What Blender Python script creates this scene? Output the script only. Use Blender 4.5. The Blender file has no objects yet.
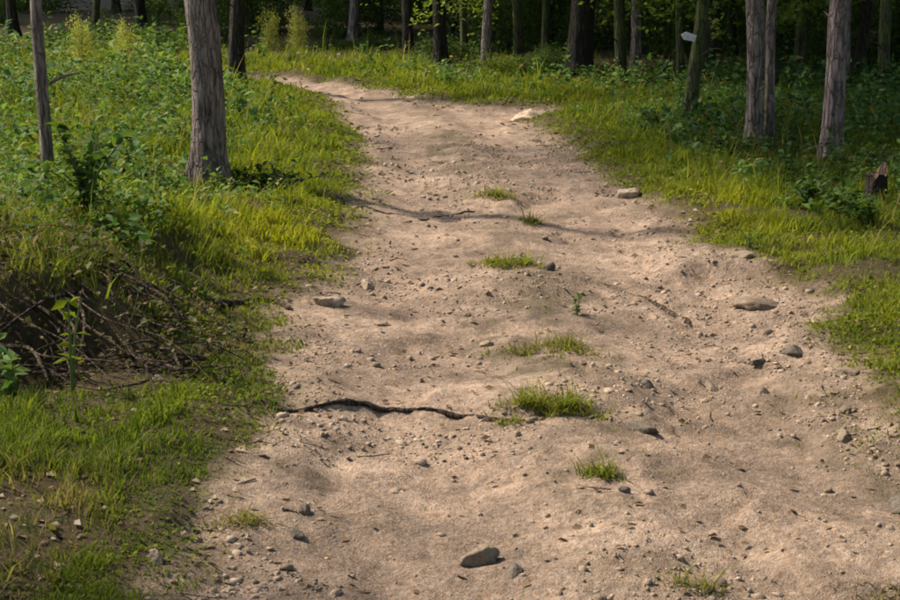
import bpy, math, random
import numpy as np
from mathutils import Vector, Matrix

# ------------------------------------------------------------------ camera, sky, sun, exposure
scene = bpy.context.scene
COL = scene.collection
cam_data = bpy.data.cameras.new("camera")
cam_data.sensor_width = 36.0
cam_data.lens = 60.0
cam_data.clip_end = 2000.0
cam_data.clip_start = 0.05
cam = bpy.data.objects.new("camera", cam_data)
COL.objects.link(cam)
PITCH = math.atan(340.0 / 1500.0)
cam.location = (0.0, 0.0, 1.6)
cam.rotation_euler = (math.radians(90.0) - PITCH, 0.0, 0.0)
scene.camera = cam

SUN_AZ, SUN_EL = math.radians(-66.0), math.radians(48.0)     # azimuth from +Y (straight ahead), towards +X
world = bpy.data.worlds.new("World")
scene.world = world
world.use_nodes = True
wn = world.node_tree
wn.nodes.clear()
w_out = wn.nodes.new("ShaderNodeOutputWorld")
w_bg = wn.nodes.new("ShaderNodeBackground")
w_sky = wn.nodes.new("ShaderNodeTexSky")
w_sky.sky_type = 'NISHITA'
w_sky.sun_disc = False
w_sky.sun_elevation = SUN_EL
w_sky.sun_rotation = SUN_AZ
w_sky.air_density = 1.0
w_sky.dust_density = 2.0
w_bg.inputs["Strength"].default_value = 0.15
wn.links.new(w_sky.outputs[0], w_bg.inputs["Color"])
wn.links.new(w_bg.outputs[0], w_out.inputs["Surface"])

sun_data = bpy.data.lights.new("sun", 'SUN')
sun_data.energy = 3.6
sun_data.angle = math.radians(3.5)
sun_data.color = (1.0, 0.90, 0.76)
sun = bpy.data.objects.new("sun", sun_data)
COL.objects.link(sun)
sdir = Vector((math.sin(SUN_AZ) * math.cos(SUN_EL), math.cos(SUN_AZ) * math.cos(SUN_EL), math.sin(SUN_EL)))
sun.rotation_euler = sdir.to_track_quat('Z', 'Y').to_euler()
sun.location = (-20, 20, 30)

scene.view_settings.view_transform = 'Standard'
scene.view_settings.look = 'None'
scene.view_settings.exposure = 1.1
scene.view_settings.gamma = 1.0
scene.view_settings.use_curve_mapping = False
scene.cycles.filter_width = 1.8
scene.cycles.max_bounces = 8
scene.cycles.transmission_bounces = 4
scene.cycles.use_denoising = True

# ------------------------------------------------------------------ noise and terrain functions
def _hash(ix, iy, seed):
    n = (ix.astype(np.int64) * 374761393 + iy.astype(np.int64) * 668265263 + seed * 1442695041) & 0x7fffffff
    n = ((n ^ (n >> 13)) * 1274126177) & 0x7fffffff
    n = (n ^ (n >> 16)) & 0xffff
    return n / 65535.0

def vnoise(x, y, seed=0):
    x = np.asarray(x, float); y = np.asarray(y, float)
    ix = np.floor(x); iy = np.floor(y)
    fx = x - ix; fy = y - iy
    fx = fx * fx * fx * (fx * (fx * 6 - 15) + 10); fy = fy * fy * fy * (fy * (fy * 6 - 15) + 10)
    a = _hash(ix, iy, seed); b = _hash(ix + 1, iy, seed)
    c = _hash(ix, iy + 1, seed); d = _hash(ix + 1, iy + 1, seed)
    return (a * (1 - fx) + b * fx) * (1 - fy) + (c * (1 - fx) + d * fx) * fy

def fbm(x, y, octv=4, seed=0, gain=0.5):
    s = 0.0; a = 1.0; t = 0.0
    x = np.asarray(x, float); y = np.asarray(y, float)
    for i in range(octv):
        cx = x * math.cos(i * 0.7) - y * math.sin(i * 0.7); cy = x * math.sin(i * 0.7) + y * math.cos(i * 0.7)
        s = s + a * vnoise(cx * 2 ** i, cy * 2 ** i, seed + 17 * i); t += a; a *= gain
    return s / t - 0.5

def sstep(a, b, x):
    t = np.clip((x - a) / (b - a), 0, 1)
    return t * t * (3 - 2 * t)

# outline of the dirt path, metres, seen from above (the path turns off to the left far ahead, a spur runs to the right)
PATH = np.array([
    (-0.66, 2.2), (-0.67, 3.58), (-0.66, 3.99), (-0.68, 4.58), (-0.70, 5.12), (-0.72, 6.19), (-0.80, 6.80), (-0.76, 7.1),
    (-0.59, 7.52), (-0.61, 8.98), (-0.68, 10.2), (-0.74, 11.65), (-0.97, 14.2), (-1.3, 16.6), (-1.75, 18.4), (-2.45, 19.7),
    (-3.8, 20.6), (-7.5, 21.4), (-12, 22), (-12, 23.4), (-7.5, 22.8), (-4.2, 22.2), (-2.4, 21.0), (-1.15, 19.4),
    (-0.35, 17.8), (0.30, 16.8), (0.9, 16.7), (1.25, 16.6), (1.3, 16.2), (1.02, 15.8), (0.92, 15.2), (0.98, 14.5),
    (1.14, 12.58), (1.31, 10.85), (1.49, 9.16), (1.42, 8.4), (1.64, 7.78), (1.80, 6.95), (1.64, 6.28),
    (1.66, 5.72), (1.58, 5.24), (1.56, 4.58), (1.60, 3.58), (1.7, 2.2), (1.8, -6), (-0.8, -6)])

def path_sd(x, y):
    """signed distance to the path outline: negative on the path"""
    x = np.asarray(x, float).ravel(); y = np.asarray(y, float).ravel()
    d2 = np.full(x.shape, 1e18); inside = np.zeros(x.shape, bool)
    n = len(PATH)
    for i in range(n):
        ax, ay = PATH[i]; bx, by = PATH[(i + 1) % n]
        ex, ey = bx - ax, by - ay
        t = np.clip(((x - ax) * ex + (y - ay) * ey) / (ex * ex + ey * ey), 0, 1)
        d2 = np.minimum(d2, (x - ax - t * ex) ** 2 + (y - ay - t * ey) ** 2)
        if ay != by:
            c = ((ay > y) != (by > y)) & (x < ex * (y - ay) / ey + ax)
            inside ^= c
    d = np.sqrt(d2)
    return np.where(inside, -d, d)

def edge_sd(x, y):
    s = path_sd(x, y)
    x = np.asarray(x, float).ravel(); y = np.asarray(y, float).ravel()
    return s + 0.10 + 0.06 * sstep(7, 12, y) + 0.22 * fbm(x * 1.7, y * 1.7, 3, 5) + 0.22 * fbm(x * 6, y * 6, 3, 9)

def ledge(x, y, xs, ys, w, dh, back):
    """a small eroded step across the path, dropping towards the camera"""
    yc = np.interp(x, xs, ys) + 0.03 * fbm(x * 6, y * 0 + 3.3, 2, 21)
    fade = sstep(xs[0] - 0.1, xs[0] + 0.15, x) * (1 - sstep(xs[-1] - 0.15, xs[-1] + 0.1, x))
    t = y - yc
    return dh * fade * sstep(-w, w, t) * (1 - sstep(back * 0.4, back, t))

def height(x, y, s=None):
    shp = np.shape(x)
    x = np.asarray(x, float).ravel(); y = np.asarray(y, float).ravel()
    if s is None: s = edge_sd(x, y)
    out = np.clip(s, 0, None)
    r = np.hypot(x, y)
    far = 1 - sstep(40, 90, r)
    h = 0.06 * sstep(0.0, 0.35, out) + 0.05 * sstep(0.3, 3.0, out)
    # left verge is a bank: low near the camera, stepping up past an eroded face at about six and a half metres
    yb = 5.62 + 0.25 * fbm(x * 1.3, y * 0.2, 3, 31) * 2 + 0.15 * np.clip(-x - 1.2, -1, 2)
    bank = sstep(yb - 0.16, yb + 0.14, y) * sstep(0.25, 0.75, out) * (x < 0) * (1 - sstep(6.9, 9.4, y) * 0.95)
    h = h + (0.15 + 0.16 * sstep(-1.15, -1.6, x)) * bank - 0.10 * sstep(-1.3, -1.6, x) * np.exp(-((y - yb + 0.35) / 0.3) ** 2)
    h = h + (x < 0) * 0.03 * sstep(0.2, 1.2, out)
    # wooded floor lifts gently on both sides
    h = h + 0.25 * sstep(4.0, 14.0, out) * far
    # path: shallow wheel tracks with a low middle strip
    cx = np.interp(y, [2, 4, 6, 8, 10, 13, 17, 20, 24], [0.55, 0.52, 0.48, 0.4, 0.36, 0.1, -0.3, -1.2, -5])
    inn = sstep(0, 0.4, -s)
    h = h - 0.05 * inn + 0.045 * inn * np.exp(-((x - cx) / 0.28) ** 2)
    h = h + inn * (0.085 * fbm(x * 1.1, y * 1.1, 3, 2) + 0.032 * fbm(x * 4.2, y * 4.2, 3, 3))
    near = 1 - sstep(11, 16, y)
    pits = sstep(0.10, 0.24, fbm(x * 5.5, y * 5.5, 3, 14))
    h = h + near * inn * (0.040 * np.abs(fbm(x * 10, y * 10, 3, 4)) - 0.018 * pits + 0.010 * fbm(x * 28, y * 28, 2, 15))
    h = h + (1 - inn) * (0.10 * fbm(x * 1.4, y * 1.4, 4, 6) + 0.03 * fbm(x * 7, y * 7, 2, 8)) * (0.5 + 0.5 * far)
    h = h - 0.10 * np.exp(-(((x + 1.75) / .5) ** 2 + ((y - 10.0) / .22) ** 2))  # dip added at the large tree's foot to suggest its shadow band
    h = h + 1.2 * fbm(x * 0.03, y * 0.03, 3, 12) * sstep(30, 80, r)
    h = h + ledge(x, y, [-0.70, -0.55, -0.35, 0.0, 0.2, .5, .8], [5.16, 5.20, 5.32, 5.29, 5.18, 5.22, 5.12], 0.03, 0.036, 0.9)
    h = h + ledge(x, y, [0.82, 1.0, 1.2, 1.45, 1.7], [5.70, 5.82, 5.95, 6.02, 5.8], 0.04, 0.018, 0.6)
    h = h + ledge(x, y, [-0.75, -0.5, -0.25, 0.0], [6.30, 6.42, 6.36, 6.5], 0.025, 0.03, 0.6)
    h = h + ledge(x, y, [-0.2, 0.1, 0.4, 0.8], [7.2, 7.05, 7.2, 7.4], 0.03, 0.035, 0.8)
    h = h - 0.03 * np.exp(-((x - np.interp(y, [6.6, 7.8], [1.2, .85])) / .05) ** 2) * sstep(6.5, 6.8, y) * (1 - sstep(7.5, 7.9, y))
    h = h + ledge(x, y, [-0.72, -0.55, -0.2, 0.2, 0.5], [9.95, 9.55, 9.55, 9.80, 9.9], 0.05, 0.030, 1.2)
    h = h + ledge(x, y, [1.1, 1.35, 1.6, 1.75], [7.7, 7.72, 7.66, 7.6], 0.03, 0.07, 0.8)
    h = h + ledge(x, y, [0.85, 1.0, 1.2, 1.4], [3.95, 3.74, 3.68, 3.72], 0.02, 0.05, 0.7)
    return h.reshape(shp)

def gz(x, y):
    return float(height(np.array([x]), np.array([y]))[0])
# --- END TERRAIN

# ------------------------------------------------------------------ scene helpers
def new_mesh(name, verts, faces=None, tris=None, quads=None, smooth=False):
    me = bpy.data.meshes.new(name)
    if faces is not None:
        me.from_pydata([tuple(v) for v in verts], [], faces)
    else:
        verts = np.asarray(verts, np.float32)
        tri = np.zeros((0, 3), np.int32) if tris is None else np.asarray(tris, np.int32)
        qd = np.zeros((0, 4), np.int32) if quads is None else np.asarray(quads, np.int32)
        me.vertices.add(len(verts)); me.vertices.foreach_set("co", verts.ravel())
        loops = np.concatenate([tri.ravel(), qd.ravel()]).astype(np.int32)
        me.loops.add(len(loops)); me.loops.foreach_set("vertex_index", loops)
        starts = np.concatenate([np.arange(len(tri)) * 3, len(tri) * 3 + np.arange(len(qd)) * 4]).astype(np.int32)
        tot = np.concatenate([np.full(len(tri), 3), np.full(len(qd), 4)]).astype(np.int32)
        me.polygons.add(len(starts))
        me.polygons.foreach_set("loop_start", starts); me.polygons.foreach_set("loop_total", tot)
        me.update(calc_edges=True)
    if smooth:
        me.polygons.foreach_set("use_smooth", np.ones(len(me.polygons), bool))
    me.update()
    return me

def attr(me, name, vals):
    a = me.attributes.new(name, 'FLOAT', 'POINT')
    a.data.foreach_set("value", np.asarray(vals, np.float32))

def link(name, me, mat=None, parent=None, loc=None, rot=None, scale=None):
    o = bpy.data.objects.new(name, me)
    COL.objects.link(o)
    if me is not None and mat is not None and not me.materials: me.materials.append(mat)
    if parent is not None: o.parent = parent
    if loc is not None: o.location = loc
    if rot is not None: o.rotation_euler = rot
    if scale is not None: o.scale = scale
    return o

def tag(o, label=None, cat=None, group=None, kind=None):
    if label: o["label"] = label
    if cat: o["category"] = cat
    if group: o["group"] = group
    if kind: o["kind"] = kind
    return o

# ------------------------------------------------------------------ materials
def mat_new(name):
    m = bpy.data.materials.new(name); m.use_nodes = True
    m.node_tree.nodes.clear()
    return m, m.node_tree.nodes, m.node_tree.links

def node(ns, typ, **kw):
    n = ns.new(typ)
    for k, v in kw.items(): setattr(n, k, v)
    return n

def ramp(ns, stops, interp='LINEAR'):
    r = ns.new("ShaderNodeValToRGB"); r.color_ramp.interpolation = interp
    el = r.color_ramp.elements
    while len(el) < len(stops): el.new(0.5)
    for e, (p, c) in zip(el, stops):
        e.position = p; e.color = (c[0], c[1], c[2], 1)
    return r

def noise_tex(ns, ls, vec, scale, detail=5, rough=0.6):
    t = node(ns, "ShaderNodeTexNoise"); t.inputs["Scale"].default_value = scale
    t.inputs["Detail"].default_value = detail; t.inputs["Roughness"].default_value = rough
    if vec is not None: ls.new(vec, t.inputs["Vector"])
    return t

def mixc(ns, ls, fac, a, b, mode='MIX'):
    m = node(ns, "ShaderNodeMix", data_type='RGBA', blend_type=mode)
    for sock, v in ((m.inputs[0], fac), (m.inputs[6], a), (m.inputs[7], b)):
        if hasattr(v, "is_output"): ls.new(v, sock)
        elif isinstance(v, (int, float)): sock.default_value = v
        else: sock.default_value = (v[0], v[1], v[2], 1)
    return m.outputs[2]

def earth_material(name, soil):
    """bare earth; soil = True for the ground under the wood, False for the trodden path"""
    m, ns, ls = mat_new(name)
    out = node(ns, "ShaderNodeOutputMaterial"); b = node(ns, "ShaderNodeBsdfPrincipled")
    ls.new(b.outputs[0], out.inputs[0])
    geo = node(ns, "ShaderNodeNewGeometry"); P = geo.outputs["Position"]
    n1 = noise_tex(ns, ls, P, 1.4, 7, 0.68); n2 = noise_tex(ns, ls, P, 8.0, 6, 0.7); n3 = noise_tex(ns, ls, P, 38.0, 5, 0.7)
    n4 = noise_tex(ns, ls, P, 130.0, 3, 0.7)
    r1 = ramp(ns, [(0.38, (0.17, 0.113, 0.072)), (0.5, (0.33, 0.230, 0.155)), (0.66, (0.50, 0.365, 0.258))])
    ls.new(n1.outputs[0], r1.inputs[0])
    r2 = ramp(ns, [(0.37, (0.40, 0.345, 0.30)), (0.5, (0.90, 0.88, 0.86)), (0.66, (1.38, 1.33, 1.28))])
    ls.new(n2.outputs[0], r2.inputs[0])
    c = mixc(ns, ls, 0.92, r1.outputs[0], r2.outputs[0], 'MULTIPLY')
    r3 = ramp(ns, [(0.32, (0.32, 0.28, 0.26)), (0.5, (1, 1, 1)), (0.68, (1.4, 1.36, 1.34))])
    ls.new(n3.outputs[0], r3.inputs[0])
    c = mixc(ns, ls, 0.75, c, r3.outputs[0], 'MULTIPLY')
    # cool grey and rusty grit
    vor = node(ns, "ShaderNodeTexVoronoi"); vor.inputs["Scale"].default_value = 95.0; ls.new(P, vor.inputs["Vector"])
    rv = ramp(ns, [(0.0, (0.20, 0.14, 0.095)), (0.35, (0.33, 0.235, 0.16)), (0.62, (0.30, 0.25, 0.215)), (1.0, (0.50, 0.39, 0.30))])
    sep = node(ns, "ShaderNodeSeparateColor"); ls.new(vor.outputs["Color"], sep.inputs[0]); ls.new(sep.outputs[0], rv.inputs[0])
    c = mixc(ns, ls, 0.42, c, rv.outputs[0])
    # dark humus flecks
    n5 = noise_tex(ns, ls, P, 2.7, 7, 0.72)
    r5 = ramp(ns, [(0.53, (0, 0, 0)), (0.66, (1, 1, 1))]); ls.new(n5.outputs[0], r5.inputs[0])
    c = mixc(ns, ls, r5.outputs[0], c, mixc(ns, ls, 0.55, c, (0.10, 0.075, 0.05)))
    if not soil:
        a = node(ns, "ShaderNodeAttribute", attribute_name="humus")
        c = mixc(ns, ls, a.outputs["Fac"], c, mixc(ns, ls, 0.72, c, (0.085, 0.066, 0.040)))
    if soil:
        a = node(ns, "ShaderNodeAttribute", attribute_name="litter")
        rl = ramp(ns, [(0.3, (0.045, 0.032, 0.018)), (0.5, (0.085, 0.060, 0.030)), (0.68, (0.045, 0.054, 0.014))])
        ls.new(n2.outputs[0], rl.inputs[0])
        cl = mixc(ns, ls, 0.7, rl.outputs[0], r3.outputs[0], 'MULTIPLY')
        c = mixc(ns, ls, a.outputs["Fac"], c, cl)
    ls.new(c, b.inputs["Base Color"])
    b.inputs["Roughness"].default_value = 0.95
    b.inputs["Specular IOR Level"].default_value = 0.15
    add = node(ns, "ShaderNodeMath", operation='ADD'); ls.new(n3.outputs[0], add.inputs[0])
    mul = node(ns, "ShaderNodeMath", operation='MULTIPLY'); ls.new(n4.outputs[0], mul.inputs[0]); mul.inputs[1].default_value = 0.5
    ls.new(mul.outputs[0], add.inputs[1])
    bump = node(ns, "ShaderNodeBump"); bump.inputs["Strength"].default_value = 1.0; bump.inputs["Distance"].default_value = 0.02
    ls.new(add.outputs[0], bump.inputs["Height"]); ls.new(bump.outputs[0], b.inputs["Normal"])
    return m

def stone_material(name, a, bcol, moss=0.0):
    m, ns, ls = mat_new(name)
    out = node(ns, "ShaderNodeOutputMaterial"); b = node(ns, "ShaderNodeBsdfPrincipled"); ls.new(b.outputs[0], out.inputs[0])
    tc = node(ns, "ShaderNodeNewGeometry"); P = tc.outputs["Position"]
    n1 = noise_tex(ns, ls, P, 14, 6, 0.65); n2 = noise_tex(ns, ls, P, 90, 4, 0.7)
    r = ramp(ns, [(0.35, a), (0.65, bcol)]); ls.new(n1.outputs[0], r.inputs[0])
    r2 = ramp(ns, [(0.3, (0.55, 0.53, 0.5)), (0.6, (1.05, 1.05, 1.05))]); ls.new(n2.outputs[0], r2.inputs[0])
    c = mixc(ns, ls, 0.7, r.outputs[0], r2.outputs[0], 'MULTIPLY')
    rnd = ramp(ns, [(0.0, (0.72, 0.70, 0.68)), (1.0, (1.2, 1.17, 1.12))]); ls.new(tc.outputs["Random Per Island"], rnd.inputs[0])
    c = mixc(ns, ls, 1.0, c, rnd.outputs[0], 'MULTIPLY')
    ls.new(c, b.inputs["Base Color"]); b.inputs["Roughness"].default_value = 0.9
    b.inputs["Specular IOR Level"].default_value = 0.2
    bump = node(ns, "ShaderNodeBump"); bump.inputs["Strength"].default_value = 0.6; bump.inputs["Distance"].default_value = 0.01
    ls.new(n2.outputs[0], bump.inputs["Height"]); ls.new(bump.outputs[0], b.inputs["Normal"])
    return m

def leaf_material(name, cols, dry=None, trans=0.35, transcol=(1.25, 1.35, 0.55), rough=0.55, spec=0.3):
    """blades and leaves: colour varies from piece to piece; attribute 'dry' mixes in withered straw"""
    m, ns, ls = mat_new(name)
    out = node(ns, "ShaderNodeOutputMaterial"); b = node(ns, "ShaderNodeBsdfPrincipled")
    geo = node(ns, "ShaderNodeNewGeometry")
    r = ramp(ns, [(i / (len(cols) - 1), c) for i, c in enumerate(cols)])
    n1 = noise_tex(ns, ls, geo.outputs["Position"], 1.6, 3, 0.6)
    add = node(ns, "ShaderNodeMath", operation='MULTIPLY_ADD'); ls.new(geo.outputs["Random Per Island"], add.inputs[0]); add.inputs[1].default_value = 0.55
    nm = node(ns, "ShaderNodeMath", operation='MULTIPLY_ADD'); ls.new(n1.outputs[0], nm.inputs[0]); nm.inputs[1].default_value = 1.2; nm.inputs[2].default_value = -0.35
    ls.new(nm.outputs[0], add.inputs[2])
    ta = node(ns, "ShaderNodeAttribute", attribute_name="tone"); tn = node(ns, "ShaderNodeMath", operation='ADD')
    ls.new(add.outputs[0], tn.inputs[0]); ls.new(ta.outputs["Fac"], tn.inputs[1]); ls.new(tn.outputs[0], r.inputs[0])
    c = r.outputs[0]
    if dry:
        a = node(ns, "ShaderNodeAttribute", attribute_name="dry")
        rd = ramp(ns, [(0.0, dry[0]), (1.0, dry[1])]); ls.new(geo.outputs["Random Per Island"], rd.inputs[0])
        c = mixc(ns, ls, a.outputs["Fac"], c, rd.outputs[0])
    ls.new(c, b.inputs["Base Color"]); b.inputs["Roughness"].default_value = rough; b.inputs["Specular IOR Level"].default_value = spec
    t = node(ns, "ShaderNodeBsdfTranslucent")
    ls.new(mixc(ns, ls, 1.0, c, transcol, 'MULTIPLY'), t.inputs["Color"])
    mx = node(ns, "ShaderNodeMixShader"); mx.inputs[0].default_value = trans
    ls.new(b.outputs[0], mx.inputs[1]); ls.new(t.outputs[0], mx.inputs[2]); ls.new(mx.outputs[0], out.inputs[0])
    return m

def bark_material(name, dark, light, moss, moss_amount):
    m, ns, ls = mat_new(name)
    out = node(ns, "ShaderNodeOutputMaterial"); b = node(ns, "ShaderNodeBsdfPrincipled"); ls.new(b.outputs[0], out.inputs[0])
    tc = node(ns, "ShaderNodeTexCoord")
    mp = node(ns, "ShaderNodeMapping"); mp.inputs["Scale"].default_value = (1, 1, 0.16); ls.new(tc.outputs["Object"], mp.inputs[0])
    n1 = noise_tex(ns, ls, mp.outputs[0], 34, 7, 0.68); n2 = noise_tex(ns, ls, tc.outputs["Object"], 3.2, 5, 0.62)
    n3 = noise_tex(ns, ls, tc.outputs["Object"], 60, 4, 0.7)
    r = ramp(ns, [(0.34, dark), (0.48, tuple((x + y) / 2 for x, y in zip(dark, light))), (0.66, light)]); ls.new(n1.outputs[0], r.inputs[0])
    nb_ = noise_tex(ns, ls, tc.outputs["Object"], 5.5, 4, 0.6); rb_ = ramp(ns, [(.36, (.55, .52, .5)), (.6, (1.15, 1.13, 1.12))]); ls.new(nb_.outputs[0], rb_.inputs[0])
    c = mixc(ns, ls, 0.35, mixc(ns, ls, .8, r.outputs[0], rb_.outputs[0], 'MULTIPLY'), n3.outputs[0], 'MULTIPLY')
    rm = ramp(ns, [(0.62 - 0.3 * moss_amount, (0, 0, 0)), (0.78 - 0.3 * moss_amount, (1, 1, 1))]); ls.new(n2.outputs[0], rm.inputs[0])
    c = mixc(ns, ls, rm.outputs[0], c, mixc(ns, ls, 0.6, c, moss))
    wp = node(ns, "ShaderNodeMix", data_type='VECTOR'); wp.inputs[0].default_value = .06; ls.new(mp.outputs[0], wp.inputs[4]); ls.new(nb_.outputs["Color"], wp.inputs[5])
    vo = node(ns, "ShaderNodeTexVoronoi", feature='DISTANCE_TO_EDGE'); vo.inputs["Scale"].default_value = 30; ls.new(wp.outputs[1], vo.inputs["Vector"])
    rc = ramp(ns, [(0.0, (.22, .20, .18)), (.13, (1, 1, 1))]); ls.new(vo.outputs["Distance"], rc.inputs[0])
    c = mixc(ns, ls, .6, c, rc.outputs[0], 'MULTIPLY')
    ls.new(c, b.inputs["Base Color"]); b.inputs["Roughness"].default_value = 0.92; b.inputs["Specular IOR Level"].default_value = 0.2
    bump = node(ns, "ShaderNodeBump"); bump.inputs["Strength"].default_value = 1.0; bump.inputs["Distance"].default_value = 0.04
    hs = node(ns, "ShaderNodeMath", operation='MULTIPLY_ADD'); ls.new(rc.outputs[0], hs.inputs[0]); hs.inputs[1].default_value = .5; ls.new(n1.outputs[0], hs.inputs[2])
    ls.new(hs.outputs[0], bump.inputs["Height"]); ls.new(bump.outputs[0], b.inputs["Normal"])
    return m

M = {}
M["path"] = earth_material("trodden_earth", False)
M["soil"] = earth_material("woodland_soil", True)
M["stone_pale"] = stone_material("pale_stone", (0.24, 0.18, 0.125), (0.50, 0.40, 0.30))
M["stone_bright"] = stone_material("bright_stone", (0.36, 0.27, 0.18), (0.60, 0.48, 0.34))
M["stone_dark"] = stone_material("dark_stone", (0.085, 0.072, 0.055), (0.19, 0.16, 0.125))
M["stone_brown"] = stone_material("brown_stone", (0.19, 0.145, 0.10), (0.34, 0.265, 0.19))
M["pebble"] = stone_material("pebble_mix", (0.20, 0.15, 0.105), (0.44, 0.34, 0.255))
M["grass"] = leaf_material("verge_grass", [(0.045, 0.075, 0.010), (0.105, 0.145, 0.014), (0.18, 0.205, 0.014), (0.29, 0.28, 0.016)],
                           dry=[(0.13, 0.095, 0.035), (0.30, 0.235, 0.11)], trans=0.42, rough=.75, spec=.08)
M["moss"] = leaf_material("moss_leaf", [(0.045, 0.075, 0.008), (0.12, 0.155, 0.010), (0.21, 0.22, 0.016)],
                          dry=[(0.11, 0.085, 0.03), (0.2, 0.16, 0.07)], trans=0.35, rough=.75, spec=.08)
M["herb"] = leaf_material("herb_leaf", [(0.020, 0.048, 0.014), (0.055, 0.115, 0.030), (0.115, 0.175, 0.040), (0.21, 0.25, 0.065)],
                          dry=[(0.12, 0.095, 0.03), (0.28, 0.2, 0.08)], trans=0.36, rough=.7, spec=.15)
M["shrub"] = leaf_material("shrub_leaf", [(0.022, 0.046, 0.010), (0.052, 0.092, 0.016), (0.10, 0.145, 0.024)], trans=0.36, rough=.7, spec=.15)
M["sunleaf"] = leaf_material("yellow_leaf", [(0.16, 0.17, 0.03), (0.30, 0.30, 0.06), (0.45, 0.42, 0.12)], trans=0.45)
M["sprig"] = leaf_material("sprig_leaf", [(0.06, 0.10, 0.016), (0.125, 0.17, 0.026), (0.21, 0.24, 0.04)], trans=0.45, rough=.7, spec=.12)
M["bramble"] = leaf_material("bramble_leaf", [(0.02, 0.04, 0.012), (0.045, 0.075, 0.02), (0.09, 0.12, 0.03)], dry=[(0.08, 0.05, 0.025), (0.2, 0.13, 0.06)], trans=0.3, rough=.7, spec=.15)
M["canopy"] = leaf_material("canopy_leaf", [(0.022, 0.045, 0.010), (0.045, 0.085, 0.016), (0.09, 0.14, 0.022)], trans=0.35)
M["litter"] = leaf_material("dead_leaf", [(0.07, 0.042, 0.02), (0.14, 0.085, 0.04), (0.20, 0.135, 0.07), (0.26, 0.18, 0.105)], trans=0.12, transcol=(1, .8, .5))
M["twig"] = bark_material("dry_twig", (0.06, 0.042, 0.027), (0.24, 0.175, 0.11), (0.1, 0.1, 0.03), 0.2)
M["root"] = bark_material("root_bark", (0.03, 0.021, 0.014), (0.125, 0.092, 0.064), (0.06, 0.06, 0.02), 0.2)
M["bark_grey"] = bark_material("grey_brown_bark", (0.11, 0.086, 0.070), (0.46, 0.375, 0.31), (0.09, 0.10, 0.03), 0.15)
M["bark_pink"] = bark_material("pinkish_bark", (0.13, 0.094, 0.08), (0.54, 0.42, 0.365), (0.1, 0.10, 0.04), 0.05)
M["bark_green"] = bark_material("mossy_bark", (0.03, 0.028, 0.014), (0.13, 0.125, 0.06), (0.085, 0.12, 0.02), 0.7)
M["bark_dark"] = bark_material("dark_bark", (0.018, 0.015, 0.010), (0.075, 0.062, 0.044), (0.045, 0.06, 0.014), 0.4)
M["stem"] = leaf_material("green_stem", [(0.06, 0.09, 0.02), (0.13, 0.17, 0.04)], trans=0.1)
M["white_paint"] = stone_material("weathered_white_paint", (0.62, 0.62, 0.58), (0.80, 0.80, 0.77))

# ------------------------------------------------------------------ ground and path (one sheet of relief, cut along the path edge)
def axis(fine0, fine1, step, far0, far1, grow=1.12):
    v = list(np.arange(fine0, fine1 + 1e-6, step))
    s = step
    while v[-1] < far1: s *= grow; v.append(v[-1] + s)
    s = step; lo = []
    c = fine0
    while c > far0: s *= grow; c -= s; lo.append(c)
    return np.array(lo[::-1] + v)

def y_axis():
    v = [2.4]; 
    while v[-1] < 600: v.append(v[-1] + np.clip(0.0062 * v[-1] - 0.004, 0.022, 0.12) * (1 if v[-1] < 26 else 1 + (v[-1] - 26) * 0.25))
    lo = []; c = 2.4; s = 0.03
    while c > -400: s *= 1.25; c -= s; lo.append(c)
    return np.array(lo[::-1] + v)

GX = axis(-3.4, 3.4, 0.028, -600, 600, 1.10); GY = y_axis()
XX, YY = np.meshgrid(GX, GY)
SS = edge_sd(XX, YY)
ZZ = height(XX, YY, SS)
nx, ny = len(GX), len(GY)
V = np.stack([XX.ravel(), YY.ravel(), ZZ.ravel()], 1)
ii, jj = np.meshgrid(np.arange(nx - 1), np.arange(ny - 1))
a = (jj * nx + ii).ravel()
Q = np.stack([a, a + 1, a + nx + 1, a + nx], 1)
on_path = SS[Q].mean(1) < 0.0
def strip_x(y):
    return np.interp(y, [2, 4, 6, 8, 10, 13, 17, 20, 24], [0.55, 0.52, 0.48, 0.42, 0.36, 0.05, -0.3, -1.2, -5])
def humus(x, y, s):
    """where dark leaf mould and dead turf are trodden into the path: middle strip, edges, and rubble at right"""
    m = np.exp(-((x - strip_x(y)) / 0.30) ** 2) * (0.35 + 1.2 * np.clip(fbm(x * 1.3, y * 0.9, 3, 131) + .15, 0, 1))
    m = m + 1.0 * np.exp(-(((x - .45) / .38) ** 2 + ((y - 6.6) / .7) ** 2)) + 0.5 * np.exp(-(((x - .05) / .5) ** 2 + ((y - 13.0) / 1.6) ** 2))
    m = m + 0.95 * np.exp(-(((x - 1.42) / .32) ** 2 + ((y - 4.9) / .9) ** 2)) + .35 * sstep(-.22, 0, s) + .35 * np.exp(-(((x + .42) / .3) ** 2 + ((y - 4.2) / .5) ** 2))
    return np.clip(m * (0.1 + 3.2 * np.clip(fbm(x * 7, y * 7, 4, 133) + .16, 0, 1)), 0, 1)
def sub_sheet(name, mask, mat, litter=False):
    q = Q[mask]; used, inv = np.unique(q, return_inverse=True)
    me = new_mesh(name, V[used], quads=inv.reshape(q.shape), smooth=True)
    if litter:
        s = SS.ravel()[used]; x, y = V[used, 0], V[used, 1]
        l = sstep(-0.05, 0.25, s + 0.35 * fbm(x * 2.2, y * 2.2, 3, 44))
        attr(me, "litter", l)
    else:
        s = SS.ravel()[used]; attr(me, "humus", humus(V[used, 0], V[used, 1], s))
    o = link(name, me, mat); o["kind"] = "structure"
    return o
ground = sub_sheet("ground", ~on_path, M["soil"], True)
dirt_path = sub_sheet("dirt_path", on_path, M["path"])

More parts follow.
